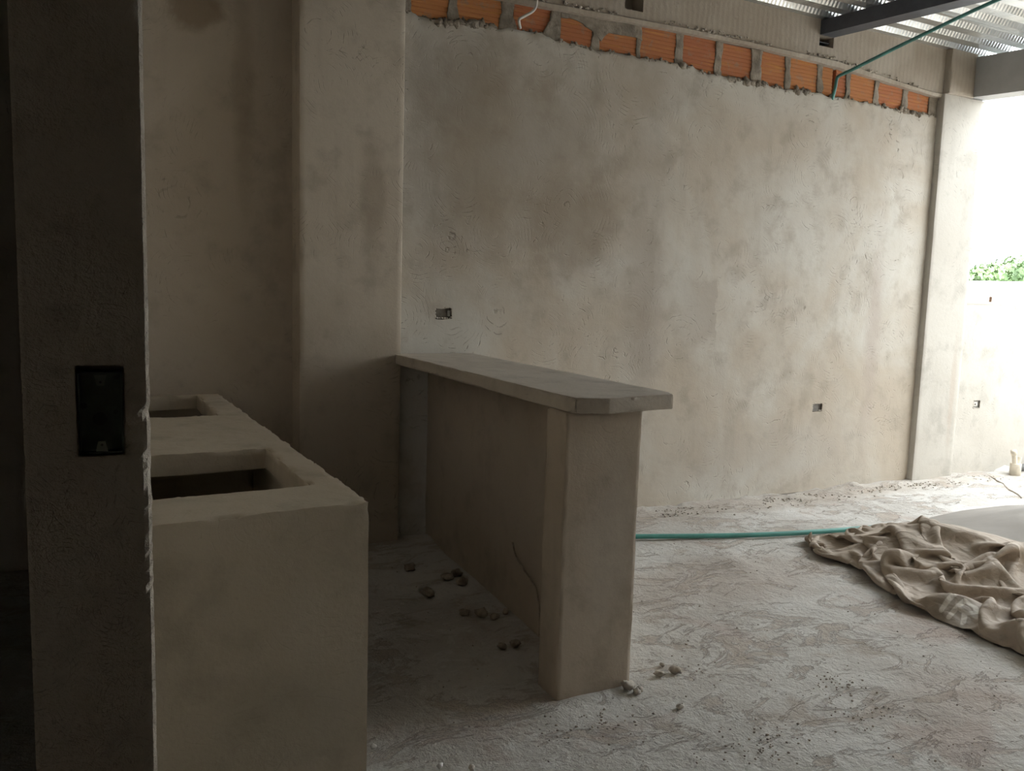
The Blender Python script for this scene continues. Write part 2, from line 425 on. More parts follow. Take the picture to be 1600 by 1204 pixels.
# hollow clay bricks with scored faces, mortar between
joints = [1.600,1.836,1.904,2.181,2.281,2.531,2.591,2.827,2.899,3.175,3.216,3.498,3.564,3.83,3.904,4.174,4.258,4.493,4.55,4.808,4.876,5.114,5.168,5.421,5.488,5.753,5.823,6.085]
def brick_mesh():
    bm = bmesh.new(); n = 9; hgt = .235; prof = []
    for k in range(n):
        a, b = k/n, (k+1)/n
        prof += [(0.0, a+.012), (0.0, b-.028), (.004, b-.022), (.004, b-.004)]
    pts = [(y, z*hgt) for y, z in prof] + [(.10, hgt), (.10, 0)]
    L = [bm.verts.new((-.5, y, z)) for y, z in pts]; R = [bm.verts.new((.5, y, z)) for y, z in pts]
    m = len(pts)
    for i in range(m): bm.faces.new((L[i], L[(i+1)%m], R[(i+1)%m], R[i]))
    bm.faces.new(L[::-1]); bm.faces.new(R)
    me = bpy.data.meshes.new('brick'); bmesh.ops.recalc_face_normals(bm, faces=bm.faces); bm.to_mesh(me); bm.free(); return me
bme = brick_mesh(); bme.materials.append(M_brick)
for i in range(0, len(joints), 2):
    a, b = joints[i], joints[i+1]
    for a, b in (((a, 4.972), (5.024, b)) if a == 4.876 else ((a, b),)):      # one brick is broken through for the conduit
        o = bpy.data.objects.new('brick', bme); COL.objects.link(o); o.parent = wall_back
        w = b-a+.016
        o.location = ((a+b)/2, 4.666+rnd.uniform(-.004, .004), 3.058+rnd.uniform(-.005, .005)); o.scale = (w, 1, 1)
        o.rotation_euler = (0, rnd.uniform(-.008, .008), 0)
def mortar_patch(pts, y0, y1, seed, res=.012):
    """smear of mortar: irregular slab facing the room"""
    bm = bmesh.new(); bm_hex(bm, [(x, y1, z) for x, z in pts], [(x, y0, z) for x, z in pts])
    me = rough(bm, res, .005, .008, 14, seed, 0); return link('mortar_joint', me, M_mortar2, wall_back)
for i in range(1, len(joints)-1, 2):
    a, b = joints[i], joints[i+1]; t = .5*(b-a)
    c = (a+b)/2
    def w(): return t*rnd.uniform(.75, 1.35)
    mortar_patch([(c-w(), 3.03), (c+w(), 3.03), (c+w(), 3.12), (c+w()*.8, 3.18), (c+w(), 3.30), (c-w(), 3.30), (c-w()*.8, 3.2), (c-w(), 3.11)], 4.657, 4.70, i*3.3)
mortar_patch([(6.08,3.03),(6.2,3.03),(6.2,3.3),(6.09,3.3),(6.075,3.18)], 4.657, 4.70, 77)
mortar_patch([(1.54,3.03),(1.60,3.03),(1.615,3.1),(1.605,3.3),(1.54,3.3)], 4.657, 4.70, 78)
mortar_patch([(2.60,3.235),(2.72,3.24),(2.83,3.19),(2.9,3.14),(2.96,3.2),(3.16,3.205),(3.22,3.19),(3.22,3.30),(2.60,3.30)], 4.655, 4.70, 81)
mortar_patch([(2.46,3.1),(2.53,3.06),(2.6,3.06),(2.6,3.3),(2.53,3.3),(2.52,3.2)], 4.656, 4.70, 84)

# pilasters
bm = bmesh.new(); bm_box(bm, (.962, YP, -.02), (1.555, 4.80, 3.3))
t1 = link('trim_1', rough(bm, .032, .0016, .004, 1.4, 31), M_pil); struct(t1, 'plastered pilaster between the kitchen recess and the long wall')
bm = bmesh.new(); bm_box(bm, (6.178, 4.595, -.02), (6.695, 4.82, 3.235))
t2 = link('trim_2', rough(bm, .04, .0012, .002, 1.2, 33), M_pil2); struct(t2, 'pale plastered pilaster beside the terrace opening')

# concrete ring beam above the bricks: rough lower lip, pockets where the steel sits
zb = lambda x: float(np.interp(x, [-2,1.5,2.5,3.2,4.07,4.95,6.04,6.7], [3.24,3.245,3.262,3.28,3.294,3.272,3.208,3.21]))
zl = lambda x: float(np.interp(x, [-2,1.5,2.4,3.56,4.95,5.96,6.7], [3.285,3.29,3.297,3.325,3.322,3.245,3.24]))
pockets = [(3.055, 3.215), (4.785, 4.925)]
def build_beam():
    bm = bmesh.new()
    xs = list(np.arange(-1.6, 6.50, .05)) + [6.50]
    def prof(x):
        return [(4.80, zb(x)), (4.622+.006*noise.noise(Vector((x*9,0,0))), zb(x)+.008*noise.noise(Vector((x*6,4,0)))),
                (4.616+.006*noise.noise(Vector((x*7,9,0))), zl(x)-.012), (4.634, zl(x)+.006*noise.noise(Vector((x*11,2,0)))), (4.630, 3.604), (4.80, 3.604)]
    rings = [[bm.verts.new((x, y, z)) for y, z in prof(x)] for x in xs]
    for A, B in zip(rings, rings[1:]):
        for k in range(6): bm.faces.new((A[k], A[(k+1)%6], B[(k+1)%6], B[k]))
    bm.faces.new(rings[0]); bm.faces.new(rings[-1][::-1])
    return from_bm('trim_3', bm, M_beam)
t3 = build_beam(); struct(t3, 'board-marked concrete beam running above the brick course')
bm = bmesh.new(); bm_box(bm, (6.20, 4.575, 3.235), (6.52, 4.80, 3.60))
link('beam_end_block', rough(bm, .03, .003, .01, 3, 41), M_beam, t3)
bm = bmesh.new()
for k in range(260):
    x = rnd.uniform(1.7, 5.9); 
    if noise.noise(Vector((x*1.7, 8, 0))) < -.15: continue
    s = rnd.uniform(.004, .009); clod(bm, (x, 4.626, zl(x)+rnd.uniform(-.01, .02)), (s*1.6, s, s), k, sub=1)
o = from_bm('mortar_crumbs', bm, M_crumb, t3, True); o['kind'] = 'stuff'

# edge beam at the terrace side
bm = bmesh.new()
def sloped(bm, x0, x1, ya, yb, z0, z1, k=.075):
    bm_hex(bm, [(x0, ya, z0-k*(4.6-ya)), (x1, ya, z0-k*(4.6-ya)), (x1, ya, z1-k*(4.6-ya)), (x0, ya, z1-k*(4.6-ya))],
               [(x0, yb, z0-k*(4.6-yb)), (x1, yb, z0-k*(4.6-yb)), (x1, yb, z1-k*(4.6-yb)), (x0, yb, z1-k*(4.6-yb))])
sloped(bm, 6.505, 6.70, -2.0, 4.80, 3.243, 3.563)
t4 = from_bm('trim_4', bm, M_edge); struct(t4, 'smooth grey edge beam over the terrace opening')

# partition (its end faces the camera), room walls out of the picture, parapets
XP0, XP1, YP0 = -.092, .0475, 1.12
bx, bz = (-.0355, .0185), (1.284, 1.398)          # recess for the wiring box
bm = bmesh.new()
bm_box(bm, (XP0, YP0+.045, -.02), (XP1, 4.80, 3.25))
wl = link('wall_left', rough(bm, .12, .001, .0, 3, 51, 0), M_pier); struct(wl, 'plastered partition wall beside the kitchen counter')
def pier_end():
    us = list(np.arange(XP0, XP1, .005)) + [XP1]; zs = list(np.arange(-.02, .75, .04)) + list(np.arange(.75, 1.95, .006)) + list(np.arange(1.95, 3.26, .05))
    def snap(xs, vals):
        for e in vals:
            k = min(range(len(xs)), key=lambda i: abs(xs[i]-e)); xs[k] = e
    snap(us, bx); snap(zs, bz)
    verts, faces = [], []; W = len(us)
    for z in zs:
        chip = max(0, noise.noise(Vector((1, 3, z*13)))+.1+.7*noise.noise(Vector((4, 3, z*55))))*(1.0 if 1.10 < z < 1.36 else .12)
        for u in us:
            p = Vector((u, .3, z))
            d = .0012*fbm(p*14, 3)+.0006*noise.noise(Vector((u*150, 0, z*60)))+.0004*noise.noise(p*260)
            e = max(0, 1-(XP1-u)/(.004+.016*chip)); d -= .004*e*e + .02*chip*e*(1+.5*noise.noise(p*160))
            ux = u - (.0006*noise.noise(Vector((z*40, 1, 0)))+.003*chip if u > XP1-.003 else 0)
            if abs(u-bx[0]) < .012 or abs(u-bx[1]) < .012 or abs(z-bz[0]) < .012 or abs(z-bz[1]) < .012:
                ux += .0016*noise.noise(p*70); d -= .001
            verts.append((ux, YP0-d, z))
    for j in range(len(zs)-1):
        for i in range(W-1):
            cu, cz = (us[i]+us[i+1])/2, (zs[j]+zs[j+1])/2
            if bx[0] < cu < bx[1] and bz[0] < cz < bz[1]: continue
            faces.append((j*W+i, j*W+i+1, (j+1)*W+i+1, (j+1)*W+i))
    n = len(verts)
    for j, z in enumerate(zs):                       # returns along both sides
        verts.append((XP0, YP0+.06, z)); verts.append((XP1, YP0+.06, z))
    for j in range(len(zs)-1):
        faces.append((j*W, (j+1)*W, n+2*j+2, n+2*j)); faces.append((j*W+W-1, n+2*j+1, n+2*j+3, (j+1)*W+W-1))
    me = bpy.data.meshes.new('plaster_end'); me.from_pydata(verts, [], faces); me.update()
    o = link('plaster_end', me, M_pier, wl, True)
    for p in me.polygons:
        if p.center.x > XP1-.016: p.use_smooth = False
    return o
pier_end()

wr = box('wall_rear', (-1.6, -2.0, 0), (6.7, -1.85, 3.10), M_int); struct(wr, 'plain plastered wall behind the viewer')
wf = box('wall_front_shading', (2.25, .78, 0), (10.6, .93, 3.27), M_int); struct(wf, 'plain plastered wall facing the long wall, extended out of view to shade the terrace')  # terrace stretch is added out of view to cut light on the parapet
wo = box('wall_outer', (-1.75, -2.0, 0), (-1.6, 4.98, 3.60), M_int); struct(wo, 'plain plastered wall of the dark side room')
ws = box('wall_side', (6.55, -1.85, 0), (6.7, .78, 3.10), M_int); struct(ws, 'plain plastered wall of the back room')

par = empty('wall_parapet', (8.6, 4.74, 0)); struct(par, 'pale plastered parapet wall of the terrace')
PB = .055
ox = (6.985, 7.083, .598, .672)
grid_face('plaster_face', 'y', YW-.005, 6.60, 10.6, 0, 1.555, .04, M_pil2, par, .004, [ox], seed=8.0)
box('parapet_core', (6.60, YW+.045, 0), (10.6, 4.90, 1.552), M_pil2, par)
bm = bmesh.new(); bm_box(bm, (6.68, YW-.006, 1.535), (10.6, 4.90, 1.558)); from_bm('parapet_cap', bm, M_pil2, par)
box('parapet_return', (10.45, -2, 0), (10.6, 4.65, 1.2), M_pil2, par)

# roof: trapezoidal galvanised sheets, ribs along the wall
ceiling = empty('ceiling', (2.5, 1.4, 3.3)); struct(ceiling, 'ribbed galvanised metal sheet roof')
def roof_sheet(y0, ribs, pitch, lift):
    prof = []
    for k in range(ribs):
        y = y0 - k*pitch
        prof += [(y, 0), (y-.42*pitch, 0), (y-.42*pitch-.028, .05), (y-.42*pitch-.028-.28*pitch, .05), (y-.42*pitch-.056-.28*pitch, 0)]
    prof.append((y0-ribs*pitch-.03, 0))
    xs = list(np.arange(-1.7, 6.9, .43)) + [6.9]
    verts = []; n = len(prof)
    for x in xs:
        for y, z in prof: verts.append((x, y, ZR(y)+z+lift+.002*math.sin(x*1.7+y)))
    faces = [(i*n+k, i*n+k+1, (i+1)*n+k+1, (i+1)*n+k) for i in range(len(xs)-1) for k in range(n-1)]
    me = bpy.data.meshes.new('roof_sheet'); me.from_pydata(verts, [], faces); me.update()
    o = link('roof_sheet', me, M_roof, ceiling)
    sd = o.modifiers.new('thick', 'SOLIDIFY'); sd.thickness = .0012; sd.offset = 1
    return o
pitch = .205
y = 4.86
k = 0
while y > -2.1:
    roof_sheet(y, 4, pitch, .003*(k % 2)); y -= 4*pitch; k += 1

# steel purlins
def purlin(xc, label):
    e = empty('steel_purlin', (xc, 1.3, 3.22))
    bm = bmesh.new(); sloped(bm, xc-.07, xc+.07, -1.8, 4.63, 3.475, 3.482); from_bm('bottom_flange', bm, M_flange, e)
    bm = bmesh.new(); sloped(bm, xc-.07, xc-.062, -1.8, 4.63, 3.482, 3.57); from_bm('web', bm, M_steel, e)
    bm = bmesh.new(); sloped(bm, xc+.062, xc+.07, -1.8, 4.63, 3.482, 3.57); from_bm('web', bm, M_steel, e)
    bm = bmesh.new(); sloped(bm, xc-.07, xc+.07, -1.8, 4.63, 3.57, 3.577); from_bm('top_flange', bm, M_steel, e)
    return tag(e, label, 'steel beam')
M_flange = M_steel
purlin(4.855, 'dark steel purlin under the roof above the green conduit')
purlin(3.135, 'dark steel purlin over the bar counter')
purlin(1.40, 'dark steel purlin over the kitchen counter')
def cut_pockets(beam):
    bm = bmesh.new()
    for xa, z0, z1 in ((4.785, 3.402, 3.478), (3.055, 3.362, 3.478)): bm_box(bm, (xa, 4.55, z0), (xa+.145, 4.76, z1))
    cut = from_bm('cutter', bm); md = beam.modifiers.new('pockets', 'BOOLEAN'); md.operation = 'DIFFERENCE'; md.solver = 'EXACT'; md.object = cut
    dg = bpy.context.evaluated_depsgraph_get(); me = bpy.data.meshes.new_from_object(beam.evaluated_get(dg))
    beam.modifiers.clear(); beam.data = me; bpy.data.objects.remove(cut)
cut_pockets(t3)
box('bearing_plate', (4.80, 4.66, 3.436), (4.915, 4.75, 3.442), M_flange, t3)

# ------------------------------------------------------------------ kitchen counter
kit = empty('kitchen_counter', (.33, 3.4, 0)); tag(kit, 'grey plastered masonry kitchen counter with two open basin cutouts', 'counter')
FR, BR = (.660, 2.200), (.553, 4.775)
def kx(y): return FR[0] + (BR[0]-FR[0])*(y-FR[1])/(BR[1]-FR[1])
X0 = .052
def kitchen_slab():
    z0, z1 = .822, .90
    def snap(xs, vals):
        for e in vals:
            k = min(range(len(xs)), key=lambda i: abs(xs[i]-e)); xs[k] = e
        return xs
    us = snap(list(np.linspace(0, 1, 46)), [0, .09, .76, .825, 1]); ws = snap(list(np.arange(0, 1.0001, .0062)), [0, .104, .348, .690, .984, 1])
    holes = [(.09, .825, .104, .348), (.09, .76, .690, .984)]
    def xy(u, w):
        yl, yr = 2.163 + w*(4.768-2.163), 2.205 + w*(4.768-2.205)
        y = yl + (yr-yl)*u; return X0 + u*(kx(y)-X0), y
    bm = bmesh.new(); T = [[bm.verts.new((*xy(u, w), z1)) for u in us] for w in ws]; B = [[bm.verts.new((*xy(u, w), z0)) for u in us] for w in ws]
    mid = {}
    def solid(i, j):
        if i < 0 or j < 0 or i >= len(us)-1 or j >= len(ws)-1: return False
        cu, cw = (us[i]+us[i+1])/2, (ws[j]+ws[j+1])/2
        return not any(h[0] < cu < h[1] and h[2] < cw < h[3] for h in holes)
    def mids(j, i):
        if (j, i) not in mid: mid[j, i] = [bm.verts.new(T[j][i].co.lerp(B[j][i].co, t)) for t in (.08, .3, .55, .8)]
        return mid[j, i]
    def side(a, b):
        ca = [T[a[0]][a[1]]]+mids(*a)+[B[a[0]][a[1]]]; cb = [T[b[0]][b[1]]]+mids(*b)+[B[b[0]][b[1]]]
        for q in range(5): bm.faces.new((ca[q], cb[q], cb[q+1], ca[q+1]))
    for j in range(len(ws)-1):
        for i in range(len(us)-1):
            if not solid(i, j): continue
            bm.faces.new((T[j][i], T[j][i+1], T[j+1][i+1], T[j+1][i])); bm.faces.new((B[j][i], B[j+1][i], B[j+1][i+1], B[j][i+1]))
            if not solid(i, j-1): side((j, i), (j, i+1))
            if not solid(i, j+1): side((j+1, i), (j+1, i+1))
            if not solid(i-1, j): side((j, i), (j+1, i))
            if not solid(i+1, j): side((j, i+1), (j+1, i+1))
    bmesh.ops.delete(bm, geom=[v for v in bm.verts if not v.link_faces], context='VERTS')
    weather(bm, .0025, .024, 4, 61, zmin=.86)
    me = bpy.data.meshes.new('counter_slab'); bm.to_mesh(me); bm.free(); return me
link('counter_slab', kitchen_slab(), M_kit, kit)
bm = bmesh.new()
bm_prism(bm, [(X0, 2.164), (.6595, 2.206), (.655, 2.30), (X0, 2.27)], -.03, .8235)
link('front_wall', rough(bm, .02, .0025, .0, 4, 61, 0), M_kit, kit)
bm = bmesh.new()
bm_prism(bm, [(.58, 2.29), (.655, 2.29), (.555, 4.766), (.48, 4.766)], -.03, .822)
link('side_wall', rough(bm, .04, .003, .01, 3, 64), M_kit, kit)
box('cross_wall', (X0, 3.45, -.02), (.60, 3.55, .83), M_kit, kit)
box('cavity_floor', (X0, 2.27, 0), (.58, 4.768, .42), M_kit, kit)

# ------------------------------------------------------------------ bar counter
bar = empty('bar_counter', (1.72, 3.4, 0)); tag(bar, 'cement bar counter with a half wall and end pillar', 'counter')
bm = bmesh.new(); bm_prism(bm, [(1.672, 2.60), (1.80, 2.60), (1.845, 4.636), (1.745, 4.636)], -.03, 1.074)
link('half_wall', rough(bm, .035, .004, .01, 3, 71), M_bar, bar)
bm = bmesh.new(); bm_prism(bm, [(1.470, 2.487), (1.806, 2.502), (1.806, 2.64), (1.470, 2.635)], -.03, 1.082)
link('pillar', rough(bm, .016, .0022, .010, 3, 72, .003), M_bar, bar)
bm = bmesh.new()
def zt(y): return 1.128 + .012*(4.6-y)/2.1
out = [(1.522, 4.582), (1.482, 2.50), (1.492, 2.462), (1.612, 2.428), (1.925, 2.470), (1.958, 2.535), (2.04, 4.636), (1.558, 4.636), (1.558, 4.582)]
bm_hex(bm, [(x, y, zt(y)-.057) for x, y in out], [(x, y, zt(y)) for x, y in out])
link('countertop', rough(bm, .014, .0018, .011, 5, 73, .003), M_slab, bar)
def on_x(x, y, X):
    d = pix(x, y); t = X/d.x; return Vector((X, d.y*t, CAM_H+d.z*t))
cw = tube('bent_wire', smooth_path([on_x(801, 847, 1.674), on_x(806, 868, 1.672), on_x(816, 886, 1.670), on_x(829, 905, 1.668), on_x(838, 922, 1.664), on_x(843, 955, 1.655), on_x(843, 992, 1.63)], 6), (.0042), M_dkcrumb)
tag(cw, 'thin brown bent wire leaning against the bar half wall', 'wire')

# ------------------------------------------------------------------ boxes and outlets
jb = empty('wiring_box', (-.008, YP0+.02, bz[0])); tag(jb, 'open dark green wiring box sunk into the partition end', 'junction box')
bm = bmesh.new()
a, b = (bx[0]+.002, YP0+.006, bz[0]+.002), (bx[1]-.002, YP0+.026, bz[1]-.010)
bm_box(bm, (a[0], b[1]-.003, a[2]), (b[0], b[1], b[2]))
bm_box(bm, (a[0], a[1], a[2]), (a[0]+.002, b[1], b[2])); bm_box(bm, (b[0]-.002, a[1], a[2]), (b[0], b[1], b[2]))
bm_box(bm, (a[0], a[1], a[2]), (b[0], b[1], a[2]+.002)); bm_box(bm, (a[0], a[1], b[2]-.002), (b[0], b[1], b[2]))
from_bm('box_shell', bm, M_box, jb)
def screw_tab(z, s):
    bm = bmesh.new(); y0 = a[1]-.001; c = (a[0]+b[0])/2
    bm_hex(bm, [(c-.007, y0, z), (c+.007, y0, z), (c+.004, y0, z-s*.013), (c-.004, y0, z-s*.013)], [(c-.007, y0+.004, z), (c+.007, y0+.004, z), (c+.004, y0+.004, z-s*.013), (c-.004, y0+.004, z-s*.013)])
    t = from_bm('screw_tab', bm, M_boxlt, jb)
    bm = bmesh.new(); bm_tube(bm, [(c, y0-.0006, z-s*.0085), (c, y0+.002, z-s*.0085)], .0016, 8); from_bm('screw_hole', bm, M_black, t)
screw_tab(b[2]-.003, 1); screw_tab(a[2]+.003, -1)
def disc(name, x, z, r, y, m, p):
    bm = bmesh.new(); bm_tube(bm, [(x, y, z), (x, y+.002, z)], r, 16); return from_bm(name, bm, m, p)
disc('knockout', -.010, 1.328, .0085, b[1]-.0042, M_black, jb)
disc('knockout', .008, 1.336, .0028, b[1]-.0042, M_black, jb); disc('knockout', -.028, 1.345, .004, b[1]-.0042, M_black, jb)
disc('knockout', .010, 1.380, .0028, b[1]-.0042, M_black, jb)

def outlet(h, y, label, m, insert=False):
    e = empty('outlet_box', ((h[0]+h[1])/2, y+.02, h[2])); tag(e, label, 'outlet box')
    bm = bmesh.new(); x0, x1, z0, z1 = h; d = .02
    bm_box(bm, (x0, y+d-.003, z0), (x1, y+d, z1)); bm_box(bm, (x0-.002, y+.002, z0), (x0, y+d, z1)); bm_box(bm, (x1, y+.002, z0), (x1+.002, y+d, z1))
    bm_box(bm, (x0, y+.002, z0-.002), (x1, y+d, z0)); bm_box(bm, (x0, y+.002, z1), (x1, y+d, z1+.002))
    from_bm('box_shell', bm, m, e)
    bm = bmesh.new()
    for k in range(26):                       # broken plaster lip
        t = k/26*2*math.pi; cx = (x0+x1)/2+math.copysign(min(abs(math.cos(t))*1.25, 1), math.cos(t))*(x1-x0)/2; cz = (z0+z1)/2+math.copysign(min(abs(math.sin(t))*1.25, 1), math.sin(t))*(z1-z0)/2
        s = rnd.uniform(.003, .0075); clod(bm, (cx, y+.004, cz), (s*1.4, s*.7, s), k, sub=1)
    from_bm('plaster_lip', bm, M_crumb, e, True)
    if insert:
        box('bracket', (x0+.012, y+.008, z0+.02), (x1-.03, y+.016, z1-.016), M_white, e, .002)
        disc('wire_end', x0+.035, (z0+z1)/2, .008, y+.006, M_black, e)
    elif m is M_outlet:
        box('bracket', (x1-.028, y+.008, z0+.012), (x1-.008, y+.014, z1-.02), M_grbox, e, .002)
outlet(outlets[0], YW, 'open outlet box in the long wall above the bar counter', M_outlet)
outlet(outlets[1], YW, 'open outlet box low on the long wall by the bright pilaster', M_grey2)
outlet(ox, YW-.005, 'outlet box with white bracket in the terrace parapet', M_grbox, True)

# ------------------------------------------------------------------ pipes and cables
hp = [(2.25, 4.29, .020), (2.935, 4.058, .021), (3.35, 3.915, .020), (3.76, 3.79, .021), (4.25, 3.70, .020), (4.70, 3.64, .022)]
tag(tube('water_pipe', smooth_path(hp, 8), .0155, M_greenpipe, None, 12), 'sea-green plastic pipe lying on the concrete floor', 'pipe')
def conduit():
    e = empty('conduit', (4.965, 4.62, 3.05)); tag(e, 'thin green conduit strung from the brick course up to the roof', 'conduit')
    p = [(4.975, 4.652, 3.040), (4.968, 4.632, 3.08), (4.960, 4.612, 3.13), (4.958, 4.604, 3.175), (4.962, 4.585, 3.198), (4.985, 4.50, 3.222)]
    q = [Vector((4.985, 4.50, 3.222)), Vector((5.06, 4.05, 3.338)), Vector((5.13, 3.51, 3.452)), Vector((5.17, 3.22, 3.478))]
    tube('pipe_run', smooth_path(p, 6)+smooth_path(q, 8)[1:], .0125, M_conduit, e, 10)
conduit()
cp = [on_wall(839, -12, 4.60), on_wall(838, 8, 4.60), on_wall(832, 18, 4.60), on_wall(818, 26, 4.605), on_wall(811, 31, 4.61), on_wall(813, 44, 4.655)]
tag(tube('loose_cable', smooth_path(cp, 6), .0085, M_white, None, 8), 'pale cable poking out between the bricks', 'cable')

pv = empty('drain_stub', (7.39, 4.46, 0)); tag(pv, 'cream plastic drain stub standing up by the parapet', 'pipe')
tube('socket_pipe', [(7.39, 4.46, -.02), (7.39, 4.46, .10), (7.39, 4.46, .105)], [.047, .047, .044], M_pvc, pv, 16)
tube('riser', smooth_path([(7.375, 4.46, .09), (7.365, 4.46, .15), (7.345, 4.46, .205)], 5), .021, M_pvc, pv, 12)
tube('riser', smooth_path([(7.415, 4.46, .09), (7.43, 4.46, .13), (7.437, 4.46, .16)], 5), .019, M_pvc, pv, 12)
tube('riser_cap', [(7.352, 4.46, .19), (7.338, 4.46, .225)], .026, M_pvc, pv, 12)
bp = [(7.50, 4.52, .035), (7.9, 4.56, .035), (8.6, 4.55, .035), (9.4, 4.50, .035)]
tag(tube('dark_tube', smooth_path(bp, 6), .033, M_black, None, 12), 'dark tube lying along the foot of the parapet', 'hose')  # dark tube laid along the parapet foot
rb = tube('rebar_stub', [(7.20, 4.72, 1.545), (7.20, 4.72, 1.60), (7.202, 4.72, 1.606)], [.013, .013, .009], M_rust, None, 8)
tag(rb, 'short rusty rebar end sticking up from the parapet', 'rebar')

# ------------------------------------------------------------------ sand heap and tarpaulin
def heap_h(x, y):
    r = math.hypot((x-5.75)/1.42, (y-2.92)/.78)
    h = .30*(1-r)
    h = .03*math.log(1+math.exp(min(h/.03, 40))) if h < .2 else h
    h = h if h < .17 else .17 + .45*(h-.17)
    h = max(h, 0) + .13*math.exp(-((x-4.40)/.38)**2-((y-3.06)/.36)**2)
    return h
def build_heap():
    n, k = 96, 40; verts, faces = [], []
    for i in range(k+1):
        for j in range(n):
            t = 2*math.pi*j/n; r = 1.12*i/k
            x, y = 5.75+1.42*r*math.cos(t), 2.92+.78*r*math.sin(t)
            p = Vector((x, y, 0))
            z = heap_h(x, y) + .006*noise.noise(p*4)*(1-r*.5)
            if i == k: z = -.015
            verts.append((x, y, max(z-.006, -.015)))
    for i in range(k):
        for j in range(n):
            faces.append((i*n+j, (i+1)*n+j, (i+1)*n+(j+1)%n, i*n+(j+1)%n))
    me = bpy.data.meshes.new('sand_heap'); me.from_pydata(verts, [], faces); me.update()
    return tag(link('sand_heap', me, M_sand, None, True), 'low heap of fine grey sand partly under the tarpaulin', 'sand heap')
build_heap()

def tarp_mat():
    t = NT('dusty_tarpaulin')
    at = t.n.new('ShaderNodeAttribute'); at.attribute_name = 'print'      # position on the flat sheet, in letter heights
    sx = t.n.new('ShaderNodeSeparateXYZ'); t.link(at.outputs['Vector'], sx.inputs[0]); U, W = sx.outputs[0], sx.outputs[1]
    def stroke(a, b):
        dx, dy = b[0]-a[0], b[1]-a[1]; l2 = dx*dx+dy*dy
        pu, pw = t.math('SUBTRACT', U, a[0]), t.math('SUBTRACT', W, a[1])
        k = t.math('ADD', t.math('MULTIPLY', pu, dx/l2), t.math('MULTIPLY', pw, dy/l2), clamp=True)
        qu, qw = t.math('SUBTRACT', pu, t.math('MULTIPLY', k, dx)), t.math('SUBTRACT', pw, t.math('MULTIPLY', k, dy))
        return t.math('SQRT', t.math('ADD', t.math('MULTIPLY', qu, qu), t.math('MULTIPLY', qw, qw)))
    d = None
    for a, b in (((0,0),(0,1)), ((0,1),(.42,1)), ((.42,1),(.6,.78)), ((.6,.78),(.42,.52)), ((.42,.52),(0,.52)), ((.3,.52),(.65,0)), ((-.4,.1),(-.4,1))):
        e = stroke(a, b); d = e if d is None else t.math('MINIMUM', d, e)
    c = t.mix(t.ramp(t.noise(2.6, 5, .6), .35, .7), (.36,.30,.24), (.48,.41,.34))
    c = t.mix(t.math('MULTIPLY', t.ramp(t.noise(9, 5, .7), .55, .7), .45), c, (.29,.27,.225))
    c = t.mix(t.math('MULTIPLY', t.ramp(d, .5, .15), .5), c, (.25,.225,.19))
    c = t.mix(t.math('MULTIPLY', t.ramp(d, .12, .07), .85), c, (.66,.62,.55))
    t.col(c); t.rough(.75); t.b.inputs['Specular IOR Level'].default_value = .3
    vor = t.n.new('ShaderNodeTexVoronoi'); vor.feature = 'DISTANCE_TO_EDGE'; vor.inputs['Scale'].default_value = 7.0
    wv = t.n.new('ShaderNodeVectorMath'); wv.operation = 'ADD'; nz = t.n.new('ShaderNodeTexNoise'); nz.inputs['Scale'].default_value = 5; nz.inputs['Detail'].default_value = 3
    t.link(t.pos, nz.inputs['Vector']); sc_ = t.n.new('ShaderNodeVectorMath'); sc_.operation = 'SCALE'; sc_.inputs['Scale'].default_value = .25
    t.link(nz.outputs['Color'], sc_.inputs[0]); t.link(t.pos, wv.inputs[0]); t.link(sc_.outputs[0], wv.inputs[1]); t.link(wv.outputs[0], vor.inputs['Vector'])
    cr = t.ramp(vor.outputs['Distance'], .25, .0)
    t.bump(t.math('ADD', t.math('MULTIPLY', cr, 1.3), t.math('ADD', t.noise(22, 4, .6), t.math('MULTIPLY', t.noise(240, 2, .5), .2))), .5, .008)
    return t.m
M_tarp = tarp_mat()

